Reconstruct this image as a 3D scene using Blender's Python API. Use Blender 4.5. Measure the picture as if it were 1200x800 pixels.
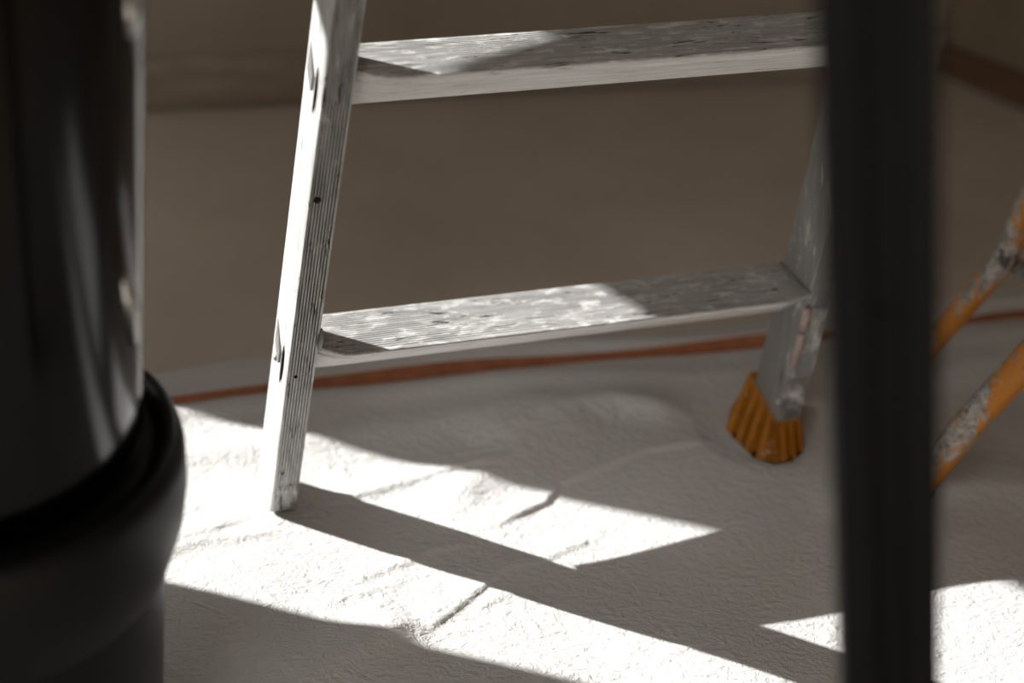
import bpy, bmesh, math, random
import numpy as np
from mathutils import Vector, Matrix

for o in list(bpy.data.objects):
    bpy.data.objects.remove(o)
S = bpy.context.scene
COL = S.collection
random.seed(7)
RNG = np.random.default_rng(11)
PI = math.pi

# ------------------------------------------------------------------ camera, world, sun, exposure
cam_d = bpy.data.cameras.new('camera')
cam = bpy.data.objects.new('camera', cam_d)
COL.objects.link(cam)
CR = Vector((0.99805795, 0.0322931, 0.0532681))
CU = Vector((-0.06229233, 0.51740534, 0.8534702))
CF = Vector((0.0, 0.85513091, -0.51841212))
CPOS = Vector((0.0, 0.0, 1.0059))
m = Matrix((CR, CU, -CF)).transposed().to_4x4()
m.translation = CPOS
cam.matrix_world = m
cam_d.sensor_width = 36.0
cam_d.lens = 2069.84 * 36.0 / 1200.0
cam_d.clip_start = 0.02
cam_d.dof.use_dof = True
cam_d.dof.focus_distance = 1.50
cam_d.dof.aperture_fstop = 2.3
cam_d.dof.aperture_blades = 0
S.camera = cam

world = bpy.data.worlds.new('sky')
S.world = world
world.use_nodes = True
bg = world.node_tree.nodes['Background']
bg.inputs['Color'].default_value = (1.0, 0.98, 0.94, 1)
bg.inputs['Strength'].default_value = 2.6

SUN = Vector((1.821, -0.630, -1.0))          # direction the light travels, per metre of drop
sun_d = bpy.data.lights.new('sun', 'SUN')
sun_d.energy = 10.6
sun_d.color = (1.0, 0.99, 0.975)
sun_d.angle = math.radians(0.53)
sun = bpy.data.objects.new('sun', sun_d)
COL.objects.link(sun)
sun.rotation_euler = SUN.to_track_quat('-Z', 'Y').to_euler()
sun.location = (-4, 2.5, 3)

S.view_settings.view_transform = 'Standard'
S.view_settings.look = 'None'
S.view_settings.exposure = 0.0
S.view_settings.gamma = 1.0
S.view_settings.use_curve_mapping = False

# ------------------------------------------------------------------ helpers
def link(name, verts, faces, mat, parent=None, smooth=False, angle=None):
    me = bpy.data.meshes.new(name)
    me.from_pydata([tuple(v) for v in verts], [], [tuple(f) for f in faces])
    me.validate()
    bm = bmesh.new(); bm.from_mesh(me)
    bmesh.ops.recalc_face_normals(bm, faces=bm.faces)
    bm.to_mesh(me); bm.free()
    if smooth or angle:
        for pl in me.polygons:
            pl.use_smooth = True
    if angle:
        me.set_sharp_from_angle(angle=math.radians(angle))
    me.materials.append(mat)
    o = bpy.data.objects.new(name, me)
    COL.objects.link(o)
    o.parent = parent
    return o

def empty(name, loc=(0, 0, 0), rz=0.0):
    o = bpy.data.objects.new(name, None)
    o.empty_display_size = 0.05
    COL.objects.link(o)
    o.location = loc
    o.rotation_euler = (0, 0, rz)
    return o

def tag(o, label=None, cat=None, group=None, kind=None):
    if label: o['label'] = label
    if cat: o['category'] = cat
    if group: o['group'] = group
    if kind: o['kind'] = kind
    return o

def box_vf(x0, x1, y0, y1, z0, z1):
    v = [(x0, y0, z0), (x1, y0, z0), (x1, y1, z0), (x0, y1, z0), (x0, y0, z1), (x1, y0, z1), (x1, y1, z1), (x0, y1, z1)]
    f = [(0, 3, 2, 1), (4, 5, 6, 7), (0, 1, 5, 4), (1, 2, 6, 5), (2, 3, 7, 6), (3, 0, 4, 7)]
    return v, f

def loft(rings, cap=True, closed=True):
    """rings: list of equal-length lists of points -> verts, faces"""
    n = len(rings[0]); v = []; f = []
    for r in rings: v += [tuple(q) for q in r]
    for i in range(len(rings) - 1):
        for j in range(n if closed else n - 1):
            k = (j + 1) % n
            f.append((i * n + j, i * n + k, (i + 1) * n + k, (i + 1) * n + j))
    if cap:
        f.append(tuple(range(n - 1, -1, -1)))
        b = (len(rings) - 1) * n
        f.append(tuple(range(b, b + n)))
    return v, f

def lathe(prof, seg=96):
    rings = [[(r * math.cos(2 * PI * k / seg), r * math.sin(2 * PI * k / seg), z) for k in range(seg)] for r, z in prof]
    return loft(rings)

def tube(pts, r, seg=16, cap=True):
    pts = [Vector(q) for q in pts]
    rings = []
    t0 = (pts[1] - pts[0]).normalized()
    a = t0.orthogonal().normalized()
    for i, q in enumerate(pts):
        if i == 0: t = pts[1] - pts[0]
        elif i == len(pts) - 1: t = pts[-1] - pts[-2]
        else: t = (pts[i] - pts[i - 1]).normalized() + (pts[i + 1] - pts[i]).normalized()
        t.normalize()
        a = (a - t * a.dot(t)).normalized()
        b = t.cross(a)
        rr = r[i] if isinstance(r, (list, tuple)) else r
        rings.append([q + (a * math.cos(2 * PI * k / seg) + b * math.sin(2 * PI * k / seg)) * rr for k in range(seg)])
    return loft(rings, cap)

def smooth_path(pts, n=8):
    """Catmull-Rom through the points"""
    P = [Vector(q) for q in pts]
    P = [P[0] * 2 - P[1]] + P + [P[-1] * 2 - P[-2]]
    out = []
    for i in range(1, len(P) - 2):
        for k in range(n):
            t = k / n
            a, b, c, d = P[i - 1], P[i], P[i + 1], P[i + 2]
            out.append(0.5 * ((2 * b) + (c - a) * t + (2 * a - 5 * b + 4 * c - d) * t * t + (-a + 3 * b - 3 * c + d) * t ** 3))
    out.append(P[-2])
    return out

# ------------------------------------------------------------------ materials
class Mat:
    def __init__(s, name, color=(.5, .5, .5), rough=.5, metal=0.0, spec=.5):
        s.m = bpy.data.materials.new(name); s.m.use_nodes = True
        s.t = s.m.node_tree; s.n = s.t.nodes; s.l = s.t.links
        s.b = s.n['Principled BSDF']
        s.b.inputs['Base Color'].default_value = (*color, 1)
        s.b.inputs['Roughness'].default_value = rough
        s.b.inputs['Metallic'].default_value = metal
        s.b.inputs['Specular IOR Level'].default_value = spec
        s.tc = s.n.new('ShaderNodeTexCoord')
    def noise(s, scale=10, detail=4, rough=.5, stretch=(1, 1, 1), dist=0, kind='FBM', rot=(0, 0, 0)):
        mp = s.n.new('ShaderNodeMapping'); mp.inputs['Scale'].default_value = stretch
        mp.inputs['Rotation'].default_value = rot
        s.l.new(s.tc.outputs['Object'], mp.inputs['Vector'])
        nz = s.n.new('ShaderNodeTexNoise'); nz.noise_type = kind
        nz.inputs['Scale'].default_value = scale; nz.inputs['Detail'].default_value = detail
        nz.inputs['Roughness'].default_value = rough; nz.inputs['Distortion'].default_value = dist
        s.l.new(mp.outputs['Vector'], nz.inputs['Vector'])
        return nz.outputs['Fac']
    def ramp(s, src, stops):
        r = s.n.new('ShaderNodeValToRGB')
        e = r.color_ramp.elements
        while len(e) < len(stops): e.new(.5)
        for k, (p, c) in enumerate(stops):
            e[k].position = p
            e[k].color = (c, c, c, 1) if isinstance(c, (int, float)) else (*c, 1)
        s.l.new(src, r.inputs['Fac'])
        return r.outputs['Color']
    def mix(s, a, b, fac, mode='MIX'):
        x = s.n.new('ShaderNodeMix'); x.data_type = 'RGBA'; x.blend_type = mode
        for sock, val in ((x.inputs[6], a), (x.inputs[7], b)):
            if isinstance(val, tuple): sock.default_value = (*val, 1)
            else: s.l.new(val, sock)
        if isinstance(fac, (int, float)): x.inputs[0].default_value = fac
        else: s.l.new(fac, x.inputs[0])
        return x.outputs[2]
    def math(s, op, a, b=None):
        x = s.n.new('ShaderNodeMath'); x.operation = op
        for k, val in enumerate((a, b)):
            if val is None: continue
            if isinstance(val, (int, float)): x.inputs[k].default_value = val
            else: s.l.new(val, x.inputs[k])
        return x.outputs[0]
    def color(s, src): s.l.new(src, s.b.inputs['Base Color'])
    def rough(s, src): s.l.new(src, s.b.inputs['Roughness'])
    def metal(s, src): s.l.new(src, s.b.inputs['Metallic'])
    def bump(s, src, strength=.3, dist=.002):
        b = s.n.new('ShaderNodeBump'); b.inputs['Strength'].default_value = strength; b.inputs['Distance'].default_value = dist
        s.l.new(src, b.inputs['Height'])
        prev = s.b.inputs['Normal'].links
        if prev: s.l.new(prev[0].from_socket, b.inputs['Normal'])
        s.l.new(b.outputs['Normal'], s.b.inputs['Normal'])

def aluminium(name, along, base=.62, dirt=.35, paint=.62, metal=.75, rough=.42, flake=.74, fs=55, streaky=.78):
    """worn aluminium with streaks along one axis (0 = x, 2 = z), dirt and dabs of old white paint"""
    M = Mat(name, (base,) * 3, rough, metal)
    st = [190, 190, 190]; st[along] = 14
    streak = M.noise(6, 6, .65, tuple(v / 6 for v in st))
    c = M.mix((base * streaky, base * streaky * .985, base * streaky * .96), (base, base * .99, base * .97), M.ramp(streak, [(.35, 0), (.62, 1)]))
    st2 = [1, 1, 1]; st2[along] = .38
    blotch = M.noise(fs, 5, .66, tuple(st2), .5)
    pm = M.ramp(blotch, [(paint - .05, 0), (paint + .07, 1)])
    c = M.mix(c, (flake, flake * .985, flake * .95), pm)
    st3 = [1, 1, 1]; st3[along] = .16
    gr = M.noise(150, 4, .7, tuple(st3), .4)
    dm = M.math('MULTIPLY', M.ramp(gr, [(.60, 0), (.68, 1)]), dirt * 2)
    c = M.mix(c, (.10, .095, .085), dm)
    M.color(c)
    M.metal(M.math('MULTIPLY', M.math('SUBTRACT', 1.0, pm), metal))
    M.rough(M.math('ADD', M.math('MULTIPLY', streak, .35), rough - .12))
    M.bump(streak, .12, .0005)
    M.bump(blotch, .25, .0008)
    return M.m

def fleece():
    M = Mat('white fleece dust sheet', (.70, .68, .65), .88, 0, .25)
    big = M.noise(5, 3, .5)
    c = M.mix((.66, .643, .62), (.71, .70, .685), M.ramp(big, [(.35, 0), (.65, 1)]))
    sp = M.noise(170, 2, .5)
    c = M.mix(c, (.16, .13, .10), M.ramp(sp, [(.765, 0), (.79, 1)]))
    M.color(c)
    cr = M.noise(38, 3, .55, (1, 1.5, 1), 1.3, 'RIDGED_MULTIFRACTAL', (0, 0, .5))
    M.bump(cr, .40, .0035)
    mid = M.noise(62, 4, .62, (1, 1.5, 1), 1.8, 'FBM', (0, 0, .6))
    M.bump(mid, .62, .0040)
    fine = M.noise(230, 3, .6, (1, 1, 1), 1.0)
    M.bump(fine, .35, .0014)
    return M.m

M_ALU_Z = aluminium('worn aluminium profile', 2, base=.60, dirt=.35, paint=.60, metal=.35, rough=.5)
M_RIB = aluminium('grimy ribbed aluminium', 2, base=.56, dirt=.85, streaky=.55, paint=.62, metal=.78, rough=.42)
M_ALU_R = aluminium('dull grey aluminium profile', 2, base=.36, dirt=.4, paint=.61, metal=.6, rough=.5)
M_ALU_X = aluminium('paint-spattered aluminium tread', 0, base=.66, dirt=.75, paint=.565, metal=.70, rough=.62, flake=.80, fs=120)
M_SHEET = fleece()
M_FRONT = aluminium('pale tread front with floor bounce in colour', 0, base=.86, dirt=.3, paint=.58, metal=.05, rough=.6)  # pale paint, base colour brightened to carry light bounced off the floor

def simple(name, col, rough=.5, metal=0, var=.15, scale=20, bump=.1, spec=.5, stretch=(1, 1, 1)):
    M = Mat(name, col, rough, metal, spec)
    n = M.noise(scale, 5, .6, stretch)
    M.color(M.mix(tuple(v * (1 - var) for v in col), tuple(min(1, v * (1 + var)) for v in col), M.ramp(n, [(.3, 0), (.7, 1)])))
    if bump: M.bump(n, bump, .002)
    return M.m

M_FLOOR = simple('smooth brown-grey floor covering', (.67, .58, .485), .75, 0, .10, 3, .05, .3)
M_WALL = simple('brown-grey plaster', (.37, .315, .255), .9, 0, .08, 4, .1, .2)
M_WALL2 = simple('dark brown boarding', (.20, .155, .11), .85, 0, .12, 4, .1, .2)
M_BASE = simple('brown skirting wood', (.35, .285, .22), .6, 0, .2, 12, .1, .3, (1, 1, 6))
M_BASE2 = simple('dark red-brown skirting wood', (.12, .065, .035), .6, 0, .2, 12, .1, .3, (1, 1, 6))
M_CEIL = simple('dark ceiling boards', (.22, .195, .17), .95, 0, .04, 3, 0, .2)
M_STRIPE = simple('rust orange woven stripe', (.46, .175, .085), .85, 0, .22, 60, .2, .2)
M_BLACK = simple('glossy black plastic', (.008, .008, .008), .22, 0, .2, 30, 0, .5)
M_BLACKM = simple('satin black plastic', (.006, .006, .006), .45, 0, .2, 30, .02, .3)
M_TIN = simple('dark polished tin', (.042, .0415, .0405), .14, 1.0, .1, 8, .02, .5, (1, 1, .3))
M_GLINT = simple('bright glint metal', (.6, .6, .58), .3, 1, .1, 40, 0, .5)  # bright metal for the added highlight pieces on the upper pail
M_POST = simple('dark anodised channel', (.007, .0069, .0066), .6, 0, .2, 18, .05, .12, (1, 1, .2))
M_DARK = simple('dark rubber and slit shade', (.02, .02, .02), .7, 0, .2, 30, .05, .3)
M_FRONT2 = aluminium('smeared grey plate', 2, base=.34, dirt=.6, paint=.56, metal=.3, rough=.6, flake=.6)
M_SLOT = simple('grey alloy', (.26, .25, .24), .5, .5, .2, 90, .1)
M_PIN = simple('pinkish primer paint', (.40, .32, .29), .6, .1, .25, 90, .15, .4)

def rubber_orange():
    M = Mat('scuffed orange rubber', (.62, .25, .02), .55, 0, .4)
    n = M.noise(60, 5, .6)
    c = M.mix((.33, .115, .006), (.43, .16, .012), M.ramp(n, [(.35, 0), (.65, 1)]))
    s = M.noise(95, 3, .6, (1, 1, .5))
    c = M.mix(c, (.52, .46, .40), M.ramp(s, [(.66, 0), (.72, 1)]))
    M.color(c); M.bump(n, .2, .001)
    return M.m
M_RUB = rubber_orange()

def chipped_orange():
    M = Mat('chipped orange paint over grey steel', (.6, .25, .03), .5, 0, .4)
    geo = M.n.new('ShaderNodeNewGeometry')
    sep = M.n.new('ShaderNodeSeparateXYZ'); M.l.new(geo.outputs['Normal'], sep.inputs[0])
    n = M.noise(24, 6, .70, (1, 1, .7), .4)
    side = M.math('MULTIPLY', M.math('SUBTRACT', sep.outputs['Z'], sep.outputs['X']), .075)   # wear on the outer, upper side of the tubes
    w = M.ramp(M.math('ADD', n, side), [(.50, 0), (.58, 1)])
    fine = M.noise(120, 4, .6)
    grey = M.mix((.12, .11, .10), (.38, .36, .325), M.ramp(fine, [(.3, 0), (.6, 1)]))
    c = M.mix((.44, .155, .010), grey, w)
    d = M.noise(48, 3, .6)
    c = M.mix(c, (.06, .055, .05), M.ramp(d, [(.60, 0), (.66, 1)]))
    M.color(c); M.bump(w, -.3, .001)
    return M.m
M_TRES = chipped_orange()

# ------------------------------------------------------------------ the setting
A_ROOM = math.radians(15.5)
RX = Vector((math.cos(A_ROOM), math.sin(A_ROOM), 0)); RY = Vector((-math.sin(A_ROOM), math.cos(A_ROOM), 0))
W0 = Vector((-0.45, 2.240, 0))               # a point on the foot of the back wall
H = 2.5
WALL_X = -0.85                                # left wall, along RX from W0
corner = Vector((0.615, 2.535, 0))
corner_s = (corner - W0).dot(RX)
RW = Vector((math.cos(math.radians(-47)), math.sin(math.radians(-47)), 0))   # right wall direction
RN = Vector((-RW.y, RW.x, 0))

ZF = -0.008
def poly_prism(name, pts, z0, z1, mat):
    n = len(pts)
    v = [(q[0], q[1], z0) for q in pts] + [(q[0], q[1], z1) for q in pts]
    f = [tuple(range(n - 1, -1, -1)), tuple(range(n, 2 * n))] + [(i, (i + 1) % n, n + (i + 1) % n, n + i) for i in range(n)]
    return link(name, v, f, mat)

left_far = W0 + RX * WALL_X
left_near = left_far - RY * 2.15
right_near = corner + RW * 2.6
front_right = Vector((right_near.x, -1.2, 0))
front_mid = Vector((-0.35, -1.2, 0))
front_left = left_far - RY * 3.3
room = [front_left, left_far, corner, right_near, front_right]
tag(poly_prism('floor', room, ZF - .05, ZF, M_FLOOR), kind='structure')
tag(poly_prism('ceiling', room, H, H + .05, M_CEIL), kind='structure')

def wall_slab(name, a, b, out, mat, z0=ZF - .05, z1=H + .05, th=.1):
    q = [a, b, b + out * th, a + out * th]
    return poly_prism(name, [(v.x, v.y) for v in q], z0, z1, mat)
tag(wall_slab('wall_back', left_far - RX * .1, corner + RX * .15, RY, M_WALL), kind='structure')
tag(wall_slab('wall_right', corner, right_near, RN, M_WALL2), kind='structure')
# the side of the room behind the camera: walls to the right, open to the daylight on the left
fw = [right_near, front_right, front_mid, front_mid + Vector((0, -.1, 0)), front_right + Vector((.1, -.1, 0)), right_near + Vector((.1, 0, 0))]
tag(poly_prism('wall_front', [(q.x, q.y) for q in fw], ZF - .05, H + .05, M_WALL2), kind='structure')

def baseboard(name, a, b, inn, out_mat, hk=1.0):
    prof = [(0, .006), (.014, .006), (.014, .055 * hk), (.010, .066 * hk), (.004, .071 * hk), (0, .071 * hk)]
    rings = [[(p + inn * d) + Vector((0, 0, z)) for d, z in prof] for p in (a, b)]
    v, f = loft(rings)
    return tag(link(name, v, f, out_mat), kind='structure')
baseboard('baseboard_back', left_far, corner, -RY, M_BASE)
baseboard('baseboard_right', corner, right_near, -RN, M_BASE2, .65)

# left wall: the opening that lets the strip of sun in (its reveal runs along the light)
lit = [(-0.95, 1.646), (0.25, 1.320), (0.33, 1.368), (0.42, 1.347), (0.48, 1.275), (0.870, 1.085), (0.800, 1.022), (0.755, 0.938), (-0.95, 1.390)]
def to_wall(px, py, plane):
    q = Vector((px, py, 0)); t = (q - plane).dot(RX) / SUN.dot(RX)
    return q - SUN * t
inner = [to_wall(x, y, left_far) for x, y in lit]
outer = [left_near + Vector((0, 0, ZF - .05)), left_far + Vector((0, 0, ZF - .05)), left_far + Vector((0, 0, H + .05)), left_near + Vector((0, 0, H + .05))]
from mathutils.geometry import tessellate_polygon
flat = [[Vector(((q - left_near).dot(RY), q.z, 0)) for q in ring] for ring in (outer, inner)]
tris = tessellate_polygon(flat)
bm = bmesh.new()
wv = [bm.verts.new(q) for q in outer + inner]
for tri in tris:
    bm.faces.new([wv[k] for k in tri])
back = SUN * (-.05)
ret = bmesh.ops.extrude_face_region(bm, geom=list(bm.faces))
bmesh.ops.translate(bm, verts=[g for g in ret['geom'] if isinstance(g, bmesh.types.BMVert)], vec=back)
bmesh.ops.recalc_face_normals(bm, faces=bm.faces)
me = bpy.data.meshes.new('wall_left'); bm.to_mesh(me); bm.free()
me.materials.append(M_WALL)
wl = bpy.data.objects.new('wall_left', me); COL.objects.link(wl); tag(wl, kind='structure')

# ------------------------------------------------------------------ dust sheet (height field with real folds)
A_S = math.radians(17.0)
SX = np.array([math.cos(A_S), math.sin(A_S)]); SY = np.array([-math.sin(A_S), math.cos(A_S)])
S0 = np.array([-0.343, 1.498])               # a point on the middle of the orange stripe

WAVES = [(RNG.uniform(0, 2 * PI), RNG.uniform(7, 34), RNG.uniform(0, 2 * PI)) for _ in range(26)]
def polydist(x, y, pts):
    """distance, signed side (+ = left of the path) and parameter along the path"""
    best = np.full(x.shape, 1e9); side = np.zeros(x.shape); par = np.zeros(x.shape)
    L = 0; tot = sum(math.hypot(pts[i + 1][0] - pts[i][0], pts[i + 1][1] - pts[i][1]) for i in range(len(pts) - 1))
    for i in range(len(pts) - 1):
        ax, ay = pts[i]; bx, by = pts[i + 1]
        dx, dy = bx - ax, by - ay; l2 = dx * dx + dy * dy; l = math.sqrt(l2)
        t = np.clip(((x - ax) * dx + (y - ay) * dy) / l2, 0, 1)
        ex, ey = x - ax - t * dx, y - ay - t * dy
        d = np.hypot(ex, ey); sg = np.sign(dx * ey - dy * ex)
        msk = d < best
        best = np.where(msk, d, best); side = np.where(msk, sg, side); par = np.where(msk, (L + t * l) / tot, par)
        L += l
    return best, side, par
FOLDS = [  # path, height, soft side width, sharp side width (sharp side is right of the path)
    ([(-0.012, 1.320), (0.018, 1.345), (0.042, 1.365), (0.054, 1.391), (0.092, 1.419), (0.143, 1.457), (0.223, 1.488)], .0034, .030, .0026),
    ([(-0.175, 1.340), (-0.122, 1.368), (-0.050, 1.407), (0.008, 1.425)], .0034, .020, .0055),
    ([(-0.060, 1.170), (-0.027, 1.215), (0.007, 1.265), (0.018, 1.279)], .0026, .026, .0028),
    ([(0.000, 1.262), (0.044, 1.284), (0.09, 1.32)], .0016, .014, .004),
    ([(-0.190, 1.040), (-0.151, 1.093), (-0.107, 1.148), (-0.065, 1.185)], .0110, .035, .018),
    ([(-0.330, 1.255), (-0.289, 1.280), (-0.229, 1.323)], .0040, .018, .009),
    ([(-0.340, 1.235), (-0.270, 1.275), (-0.200, 1.300)], .0028, .012, .008),
    ([(-0.060, 1.350), (0.041, 1.465), (0.084, 1.517)], .0080, .030, .024),
    ([(-0.030, 1.440), (0.050, 1.520), (0.110, 1.545), (0.190, 1.530)], .0120, .032, .022),
    ([(-0.230, 1.420), (-0.090, 1.470), (0.060, 1.560)], .0050, .040, .03),
    ([(-0.130, 1.230), (-0.060, 1.285), (-0.020, 1.300)], .0020, .012, .005),
    ([(-0.160, 1.190), (-0.120, 1.215), (-0.075, 1.245)], .0014, .010, .005),
    ([(-0.015, 1.205), (0.000, 1.222), (0.020, 1.236)], .0014, .010, .004),
    ([(0.150, 1.160), (0.185, 1.178), (0.200, 1.196)], .0012, .010, .004),
    ([(0.230, 1.470), (0.330, 1.520), (0.470, 1.560)], .0080, .05, .03),
    ([(0.300, 1.380), (0.420, 1.430), (0.560, 1.450)], .0070, .05, .03),
]
FEET = [(-.212, 1.352, .035), (.275, 1.515, .055), (-.38, .98, .13), (.278, .733, .045), (.393, 1.400, .03), (.412, 1.596, .03), (.917, 1.400, .03), (.897, 1.596, .03)]
def sheet_h(s, t):
    x = S0[0] + s * SX[0] + t * SY[0]; y = S0[1] + s * SX[1] + t * SY[1]
    h = np.zeros(x.shape)
    for ang, k, ph in WAVES:
        h += .0100 / k ** .5 / 2.2 * np.sin(k * (math.cos(ang) * x + math.sin(ang) * y) + ph) * .5
    for pts, amp, soft, sharp in FOLDS:
        d, sd, par = polydist(x, y, pts)
        w = np.where(sd > 0, soft, sharp)
        env = np.clip(np.minimum(par, 1 - par) * 6 + .15, 0, 1)
        h += amp * env * np.exp(-(d / w) ** (1.6))
    # the far hem: a loose roll beyond the stripe and a long lazy wave in front of it
    wob = .010 * np.sin(6.1 * s + .6) + .006 * np.sin(14.3 * s + 2)
    h += .007 * np.exp(-((t - .030 - wob * .6) / .013) ** 2)
    h += .0075 * np.exp(-((t + .034 - wob) / .017) ** 2) * (.6 + .4 * np.sin(5 * s + 1))
    h += .005 * np.exp(-((t + .085 + wob) / .02) ** 2) * (.5 + .5 * np.sin(4 * s + 2.4))
    h = h - h * np.clip((np.abs(t) > 9), 0, 1)
    for fx, fy, fr in FEET:          # the sheet is pressed flat under whatever stands on it
        d = np.hypot(x - fx, y - fy)
        k = np.clip((d - fr) / .03, 0, 1)
        h = h * k - .0015 * (1 - k)
    return np.maximum(h, -.0035)
def grade(lo, a, b, hi, fine, coarse):
    l = np.arange(lo, a, coarse); f = np.arange(a, b, fine); r = np.arange(b, hi + coarse * .5, coarse)
    return np.concatenate([l, f, r])
sv = grade(-.62, -.18, .92, 1.45, .0022, .02)
tv = grade(-1.15, -.62, .0561, .0562, .0022, .02)
SS, TT = np.meshgrid(sv, tv)
edge_wob = .006 * np.sin(7 * SS + 1) + .004 * np.sin(19 * SS)
TT = TT + edge_wob * np.clip((TT + .05) / .1, 0, 1)
HH = sheet_h(SS, TT)
XX = S0[0] + SS * SX[0] + TT * SY[0]; YY = S0[1] + SS * SX[1] + TT * SY[1]
ns, nt = len(sv), len(tv)
verts = np.stack([XX, YY, HH], -1).reshape(-1, 3)
idx = np.arange(ns * nt).reshape(nt, ns)
quads = np.stack([idx[:-1, :-1], idx[:-1, 1:], idx[1:, 1:], idx[1:, :-1]], -1).reshape(-1, 4)
me = bpy.data.meshes.new('dust_sheet')
me.vertices.add(len(verts)); me.vertices.foreach_set('co', verts.astype(np.float32).ravel())
me.loops.add(quads.size); me.loops.foreach_set('vertex_index', quads.astype(np.int32).ravel())
me.polygons.add(len(quads)); me.polygons.foreach_set('loop_start', (np.arange(len(quads)) * 4).astype(np.int32))
me.polygons.foreach_set('use_smooth', np.ones(len(quads), bool))
me.update(calc_edges=True); me.validate()
me.materials.append(M_SHEET)
sheet = bpy.data.objects.new('dust_sheet', me); COL.objects.link(sheet)
tag(sheet, 'crumpled white fleece dust sheet spread over the floor under the ladder', 'dust sheet')
md = sheet.modifiers.new('thickness', 'SOLIDIFY'); md.thickness = .0012; md.offset = -1

ss = np.arange(-.75, 1.45, .006); rows = []
for k in range(6):
    half = .0085 + .0055 * np.exp(-((ss - .22) / .22) ** 2) - .002 * np.sin(17 * ss)
    c = -.002 * np.sin(9 * ss) + .003 * np.sin(3.3 * ss)
    t = c + (k / 5 * 2 - 1) * half
    h = sheet_h(ss, t) + .0007
    rows.append([(S0[0] + a * SX[0] + b * SY[0], S0[1] + a * SX[1] + b * SY[1], z) for a, b, z in zip(ss, t, h)])
v, f = loft(rows, cap=False, closed=False)
o = link('edge_stripe', v, f, M_STRIPE, sheet, smooth=True)
o['label'] = 'rust orange stripe along the far edge of the sheet'

# ------------------------------------------------------------------ stepladder
PSI = math.radians(19.8035)
ladder = empty('stepladder', (-.2161, 1.3204, 0), PSI)
tag(ladder, 'paint-spattered aluminium stepladder standing on the dust sheet', 'ladder')
LW, LD, LS, LB, LL, LSR = .0253, .0599, .0713, -.1809, .4922, .0219
Z1, DZ, TD, TZ, TY = .187, .28, .0749, .0463, .0568
STILE_H = 1.46
def stile_prof(ridged=True):
    """closed outline of a stile in plan: ridged front, smooth sides, rounded corners"""
    r = .0022; pts = []
    n = 8
    pts.append((0, r)); pts.append((r * .3, r * .3)); pts.append((r, 0))
    x0, x1 = r, LW - r
    if ridged:
        for k in range(n):
            a = x0 + (x1 - x0) * k / n; w = (x1 - x0) / n
            pts += [(a + w * .12, .0), (a + w * .22, .0013), (a + w * .5, .0013), (a + w * .62, .0002), (a + w * .8, -.0002)]
    pts.append((x1, 0)); pts.append((LW - r * .3, r * .3)); pts.append((LW, r))
    pts += [(LW, LD - r), (LW - r * .3, LD - r * .3), (LW - r, LD), (r, LD), (r * .3, LD - r * .3), (0, LD - r)]
    return pts
def stile(x_off, slope, z0, z1, mat, zb_front=None):
    pr = stile_prof()
    rings = []
    for z in (z0, z0 + .02, .2, .5, .9, z1):
        rings.append([(x_off + x + slope * z, y + LB * z, z) for x, y in pr])
    v, f = loft(rings)
    o = link('stile', v, f, mat, ladder, angle=35)
    o.data.materials.append(M_RIB if mat is M_ALU_Z else mat)
    for pl in o.data.polygons:
        if pl.normal.y < -.15 and LB * pl.center.z - .001 < pl.center.y < LB * pl.center.z + .0014: pl.material_index = 1
    return o

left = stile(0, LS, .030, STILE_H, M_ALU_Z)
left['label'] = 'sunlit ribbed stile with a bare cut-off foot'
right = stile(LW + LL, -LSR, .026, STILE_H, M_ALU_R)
right['label'] = 'shaded grey stile on an orange rubber foot'

# ridged end plug at the foot of the left stile, worn round at the bottom
pr = stile_prof()
rings = []
cx, cy = LW / 2, LD / 2
for z, sc, dz in ((.0, .80, 0), (.0015, .93, 0), (.005, .99, 0), (.012, 1.0, 0), (.0295, 1.0, 0), (.0296, .95, 0), (.036, .95, 0)):
    rings.append([(cx + (x - cx) * sc + LS * z, cy + (y - cy) * sc + LB * z, z) for x, y in pr])
v, f = loft(rings)
o = link('end_plug', v, f, M_ALU_Z, left, angle=35)
o.data.materials.append(M_RIB)
for pl in o.data.polygons:
    if pl.normal.y < -.3 and pl.center.y < .006: pl.material_index = 1
# row of small teeth where the plug meets the profile
for k in range(5):
    x = .0045 + k * .0038 + LS * .031
    v, f = box_vf(x, x + .0015, LB * .031 - .0012, LB * .031 + .002, .0275, .0345)
    link('plug_tooth', v, f, M_ALU_Z, left)

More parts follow.
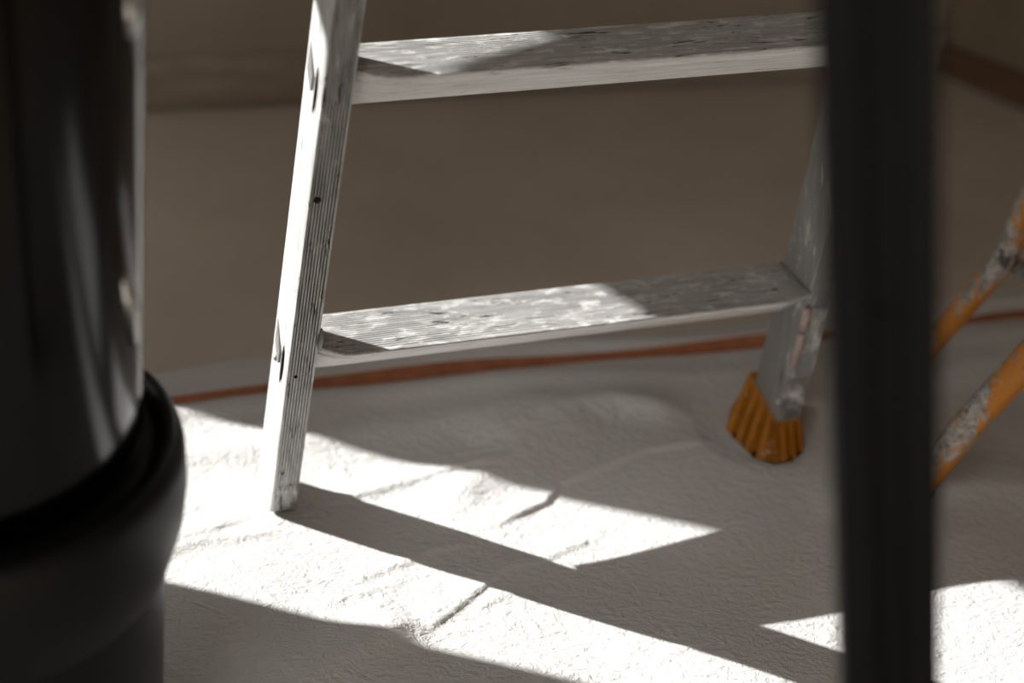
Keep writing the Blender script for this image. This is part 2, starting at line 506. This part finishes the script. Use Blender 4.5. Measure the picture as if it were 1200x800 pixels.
def tread(i):
    z = Z1 + DZ * i
    xl = LW + LS * z - .001; xr = LW + LL - LSR * z + .001
    yb = LB * z
    nr = 19
    top = []
    for k in range(nr):
        a = .0035 + (TD - .006) * k / nr; w = (TD - .006) / nr
        top += [(a, 0.0), (a + w * .55, 0.0), (a + w * .7, -.0005), (a + w * .85, -.0005)]
    prof = [(0.0, -.0016), (.0008, -.0003)] + top + [(TD - .002, 0), (TD, -.002), (TD - .001, -.030), (TD - .004, -TZ), (TY + .002, -TZ), (TY, -TZ + .0012)]
    # slanting underside seen from the camera: lower lip, broad face, narrow upper band
    def on(fr, out=0): return (TY * fr - out * .63, -.0016 + (-TZ + .0028) * fr - out * .77)
    front = [on(.95, .0), on(.93, .0012), on(.80, .0008), on(.5, .0006), on(.27, .0004), on(.25, -.001), on(.11, -.0006), on(.095, -.003), on(.035, -.003), on(.02, .0)]
    prof += front
    xs = [0, .004, .008, .012, .017, .022, .028, .034, .042]
    stations = [xl + a for a in xs] + list(np.linspace(xl + .08, xr - .06, 6)) + [xr - a for a in reversed(xs)]
    rings = []
    for x in stations:
        c = .030 * max(0, 1 - (x - xl) / .032) ** 1.6 + .006 * max(0, 1 - (xr - x) / .02) ** 1.5
        ring = []
        for (y, q) in prof:
            # near the ends the front nose is crimped back into the stile
            if q > -.004 and y < TD: yy = c + y * (TD - c) / TD
            elif y < TY: yy = y + c * max(0, 1 - max(0, -q) / TZ)
            else: yy = y
            ring.append((x, yb + yy, z + q))
        rings.append(ring)
    v, f = loft(rings)
    o = link('tread', v, f, M_ALU_X, ladder, angle=28)
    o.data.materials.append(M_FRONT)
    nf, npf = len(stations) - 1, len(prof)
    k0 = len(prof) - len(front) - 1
    for pl in o.data.polygons:                      # the slanting face towards the camera wears pale paint, lightened in colour for floor bounce
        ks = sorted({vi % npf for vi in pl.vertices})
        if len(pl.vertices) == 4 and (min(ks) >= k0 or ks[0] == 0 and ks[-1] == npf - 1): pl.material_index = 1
    # crimped tongue of the tread showing through the outer side of the left stile
    xo = LS * z
    tri = [(yb + LD * .86, .016), (yb + LD * .88, -.010), (yb + LD * .48, -.020), (yb + LD * .46, -.006)]
    v = [(xo + LS * q - .0004 - (.0016 if k in (2, 3) else .0), y + LB * q, z + q) for k, (y, q) in enumerate(tri)] + [(xo + LS * q + .002, y + LB * q, z + q) for y, q in tri]
    f = [(0, 1, 2, 3), (7, 6, 5, 4), (0, 4, 5, 1), (1, 5, 6, 2), (2, 6, 7, 3), (3, 7, 4, 0)]
    link('crimp_pocket', v, f, M_SLOT, left)
    pts = [(xo + LS * q - .0010, yb + LB * q + LD * (.27 + .9e2 * (q + .016) ** 2), z + q) for q in np.linspace(-.036, .006, 9)]
    v, f = tube(pts, [.0003, .0009, .0012, .0014, .0014, .0014, .0012, .0009, .0003], 8)
    link('crimp_slit_shade', v, f, M_DARK, left, smooth=True)  # dark strip standing in for the shade in the crimp slit
    return o
for i in range(5):
    tread(i)

# rivets and a blob of filler on the left stile
def dome(name, loc, r, axis, mat, parent, h=.5):
    prof = [(r, 0), (r * .96, r * .25 * h * 2), (r * .7, r * .7 * h * 2), (r * .3, r * .95 * h * 2), (.0001, r * h * 2)]
    v, f = lathe(prof, 14)
    rot = Vector((0, 0, 1)).rotation_difference(Vector(axis)).to_matrix()
    v = [tuple(rot @ Vector(q) + Vector(loc)) for q in v]
    return link(name, v, f, mat, parent, smooth=True)
def on_front(fx, z): return (LW * fx + LS * z, LB * z - .0002, z)
dome('rivet', on_front(.28, .357), .0032, (0, -1, 0), M_DARK, left, .3)
dome('rivet', on_front(.30, .052), .0014, (0, -1, 0), M_DARK, left, .3)
dome('rivet', on_front(.32, .169), .0018, (0, -1, 0), M_DARK, left, .3)
dome('rivet', (LS * .163 - .0003, LB * .163 + LD * .72, .163), .0030, (-1, 0, 0), M_SLOT, left, .4)
v, f = tube([(LW + LS * q + .0006, LB * q + .001, q) for q in (.196, .203, .212, .220)], [.001, .0032, .0026, .0008], 8)
link('paint_blob', v, f, M_SLOT, left, smooth=True)

# right stile: folded bracket above the tread, lock pin below it and the orange rubber shoe
XI = LW + LL
def rp(x, y, z): return (XI - LSR * z + x, y + LB * z, z)
v, f = loft([[rp(-.0035, -.001, z), rp(.001, -.001, z), rp(.001, LD + .001, z), rp(-.0035, LD + .001, z)] for z in (Z1 + .0045, Z1 + .0085)])
link('bracket_edge', v, f, M_SLOT, right)
v, f = tube([rp(-.001, -.0045, z) for z in (Z1 - .008, Z1 - .010, Z1 - .034, Z1 - .036)], [.003, .0046, .0046, .003], 12)
link('lock_pin', v, f, M_PIN, right, smooth=True)
v, f = tube([rp(-.001, -.0045, z) for z in (Z1 - .039, Z1 - .041, Z1 - .083, Z1 - .086)], [.003, .0046, .0046, .003], 12)
link('lock_pin', v, f, M_PIN, right, smooth=True)
v, f = loft([[rp(.004, -.0025, z), rp(.024, -.0025, z), rp(.024, .001, z), rp(.004, .001, z)] for z in (Z1 - .10, Z1 - .012)])
link('lock_plate', v, f, M_FRONT2, right)
dome('rivet', rp(-.0003, .006, .050), .0055, (-.6, -.8, 0), M_ALU_R, right, .5)

def shoe():
    top = [(-.0015, .064, .044), (-.0015, -.003, .028), (.0268, -.003, .0275), (.0268, .064, .043)]
    bot = [(-.041, .027, 0), (-.034, -.026, 0), (-.019, -.041, 0), (.002, -.042, 0), (.022, -.029, 0), (.047, .025, 0), (.044, .062, 0), (-.02, .064, 0)]
    # resample both outlines so they correspond: inner side, front, outer side, back
    def seg(a, b, n): return [tuple(a[k] + (b[k] - a[k]) * j / n for k in range(3)) for j in range(n)]
    T = seg(top[0], top[1], 30) + seg(top[1], top[2], 21) + seg(top[2], top[3], 12) + seg(top[3], top[0], 9)
    B = seg(bot[0], bot[1], 22) + seg(bot[1], bot[2], 8) + seg(bot[2], bot[3], 10) + seg(bot[3], bot[4], 11) + seg(bot[4], bot[5], 8) + seg(bot[5], bot[6], 4) + seg(bot[6], bot[7], 6) + seg(bot[7], bot[0], 3)
    n = len(T); assert n == len(B), (len(T), len(B))
    rings = []
    cx, cy = .008, .012
    levels = [(1.0, .80), (1.0, 1.0), (.93, 1.0), (.8, 1.0), (.62, 1.0), (.42, 1.0), (.22, 1.0), (.08, 1.0), (0, .96), (0, .8)]
    for a, sc in levels:
        ring = []
        for j in range(n):
            tx, ty, tz = T[j]; bx, by, bz = B[j]
            e = a
            x = bx + (tx - bx) * e; y = by + (ty - by) * e; z = tz * a
            g = 0.0
            if j < 30: g = max(0, math.sin(2 * PI * (j + 3.75) / 30 * 4)) ** .8
            elif j < 51: g = max(0, math.sin(2 * PI * (j - 31) / 21 * 3)) ** .6 * .8
            depth = .026 * g * max(0, min(1, (1 - a) * 5.0 - .4)) if .04 < a < .95 else 0
            dx, dy = x - cx, y - cy; L = math.hypot(dx, dy)
            if j < 30: x += depth * 1.0; z = max(z - depth * .55, .002)
            else: y += depth * .6; z = max(z - depth * .3, .002)
            x = cx + (x - cx) * sc; y = cy + (y - cy) * sc
            if a == 1.0 and sc < 1: z -= .006
            ring.append((XI + x - LSR * z * .3, y, z))
        rings.append(ring)
    v, f = loft(rings)
    o = link('rubber_foot', v, f, M_RUB, right, angle=28)
    o['label'] = 'flared ribbed orange rubber foot'
shoe()
# sleeve of the stile going down inside the shoe
v, f = loft([[rp(.002, .003, z), rp(LW - .002, .003, z), rp(LW - .002, LD - .003, z), rp(.002, LD - .003, z)] for z in (.012, .03)])
link('inner_sleeve', v, f, M_DARK, right)

# ------------------------------------------------------------------ stacked black pails, left foreground
PX, PY = -.380, .980
low = empty('pail', (PX, PY, .003)); tag(low, 'black pail with a wide rim band under another pail, left foreground', 'pail')
body = [(.001, 0), (.126, 0), (.130, .004), (.1335, .06), (.137, .12), (.1405, .175), (.1425, .20), (.142, .255), (.140, .27), (.001, .27)]
v, f = lathe(body); link('body', v, f, M_BLACKM, low, angle=40)
col = [(.1415, .195), (.147, .205), (.1565, .235), (.160, .262), (.160, .288), (.158, .298), (.154, .303), (.150, .3035), (.146, .300), (.141, .290), (.1405, .2), ]
v, f = lathe(col); link('rim_band', v, f, M_BLACKM, low, angle=50)
lid = [(.001, .285), (.1405, .285), (.1405, .292), (.138, .296), (.001, .296)]
v, f = lathe(lid); link('lid', v, f, M_BLACKM, low, angle=40)

up = empty('pail', (PX, PY, .300)); tag(up, 'tall shiny dark metal pail stacked on top of the lower pail, left foreground', 'pail')
body = [(.001, 0), (.126, 0), (.1305, .004), (.1315, .01), (.137, .10), (.1425, .20), (.148, .28), (.1535, .37), (.154, .39), (.149, .39), (.136, .20), (.130, .02), (.001, .018)]
v, f = lathe(body); link('body', v, f, M_TIN, up, angle=40)
rim = [(.154, .376), (.158, .378), (.1605, .385), (.160, .394), (.155, .398), (.150, .396), (.149, .386), (.149, .376)]
v, f = lathe(rim); link('rim_band', v, f, M_BLACKM, up, angle=50)
def on_pail(ang, z, out):
    r = .1315 + (z - .01) * .0594 + out
    return Vector((r * math.cos(ang), r * math.sin(ang), z))
# added bright slivers standing in for highlights on the side towards the ladder
for a0, z0, hh, lean in ((math.radians(-8), .128, .030, .10), (math.radians(-8), .330, .016, .0)):
    rings = []
    for z, wd, out in ((-hh, .2, .0), (-hh * .9, .8, .003), (0, 1, .005), (hh * .9, .8, .003), (hh, .2, .0)):
        c = a0 + lean * (-z / hh) * .6
        rings.append([on_pail(c - .05 * wd, z0 + z, -.002), on_pail(c - .04 * wd, z0 + z, out), on_pail(c + .04 * wd, z0 + z, out), on_pail(c + .05 * wd, z0 + z, -.002)])
    v, f = loft(rings); link('glint_plate', v, f, M_GLINT, up, smooth=True)

# ------------------------------------------------------------------ dark post, right foreground
PA = Vector((0.14090, 0.70781, 0.75373)); PB = Vector((0.27808, 0.73335, 0.0))
axis = (PA - PB).normalized()
pw = (CR - axis * CR.dot(axis)).normalized()          # face direction of the channel
pn = axis.cross(pw).normalized()
if pn.y > 0: pn = -pn                                  # towards the camera side
post = empty('metal_post', (PB.x, PB.y, 0)); tag(post, 'dark out-of-focus metal post leaning slightly, right foreground', 'post')
w2, dp, th = .0245, .022, .003
chan = [(-w2, 0), (-w2, dp), (-w2 + .016, dp), (-w2 + .016, dp - th), (-w2 + .017, dp - .009), (w2 - .017, dp - .009), (w2 - .016, dp - th), (w2 - .016, dp), (w2, dp), (w2, 0)]
L = 1.45
rings = []
for t in (.020, .4, .8, L):
    rings.append([axis * t + pw * a + pn * b for a, b in chan])
v, f = loft(rings); link('channel', v, f, M_POST, post, angle=30)
rings = []
for t, g in ((.004, .0), (.010, .004), (.045, .004), (.048, .001)):
    rings.append([axis * t + pw * (a * (w2 + g) / w2) + pn * b for a, b in ((-w2, -g), (-w2, dp + g), (w2, dp + g), (w2, -g))])
v, f = loft(rings); link('foot_cap', v, f, M_DARK, post)
for t in (.30, .62):
    c = axis * t + pn * (dp - .009)
    rot = Vector((0, 0, 1)).rotation_difference(pn).to_matrix()
    vv, ff = lathe([(.004, 0), (.004, .002), (.0022, .0035), (.0001, .0036)], 14)
    link('rivet', [tuple(rot @ Vector(q) + c) for q in vv], ff, M_POST, post, smooth=True)

# ------------------------------------------------------------------ orange tubular trestle at the right edge
TR = empty('trestle', (.62, 1.49, 0)); tag(TR, 'chipped orange tubular trestle with bent legs, at the right edge', 'trestle')
def rel(q): return Vector(q) - Vector((.62, 1.49, 0))
near = [(.393, 1.400, .014), (.402, 1.398, .032), (.411, 1.397, .050), (.437, 1.396, .107), (.470, 1.390, .174), (.512, 1.390, .262), (.560, 1.39, .42), (.60, 1.39, .60)]
topb = [(.618, 1.40, .705), (.622, 1.43, .735), (.623, 1.49, .742), (.622, 1.55, .735), (.618, 1.59, .705)]
far = [(.60, 1.60, .60), (.555, 1.592, .42), (.517, 1.583, .30), (.498, 1.578, .234), (.486, 1.571, .188), (.471, 1.575, .151), (.435, 1.587, .074), (.423, 1.593, .045), (.412, 1.596, .016)]
path = smooth_path([rel(q) for q in near + topb + far], 6)
n1 = len(path)
rad = [.0150 - .0022 * max(0, min(1, (k / n1 - .40) / .2)) for k in range(n1)]
v, f = tube(path, rad, 20); link('leg_frame', v, f, M_TRES, TR, smooth=True)
mir = [Vector((.075 - q.x, q.y, q.z)) for q in path]
v, f = tube(mir, rad, 20); link('leg_frame', v, f, M_TRES, TR, smooth=True)
v, f = tube([rel((.66, 1.42, .742)), rel((.66, 1.56, .742))], .021, 18); link('hinge_sleeve', v, f, M_ALU_R, TR, angle=40)
v, f = tube([rel((.498, 1.574, .178)), rel((.56, 1.50, .180)), rel((.56, 1.44, .185)), rel((.505, 1.39, .235))][0:2] + [rel((.57, 1.46, .19))], .008, 12)
link('brace', v, f, M_ALU_R, TR, smooth=True)
v, f = tube([rel((.585, 1.590, .53)), rel((.585, 1.392, .53))], .009, 12); link('cross_bar', v, f, M_TRES, TR, smooth=True)
for a, b in ((path[0], path[2]), (path[-1], path[-3]), (mir[0], mir[2]), (mir[-1], mir[-3])):
    d = (b - a).normalized()
    v, f = tube([a - d * .006, a - d * .004, a + d * .016, a + d * .018], [.012, .0175, .0175, .015], 18)
    link('foot_cap', v, f, M_DARK, TR, angle=40)
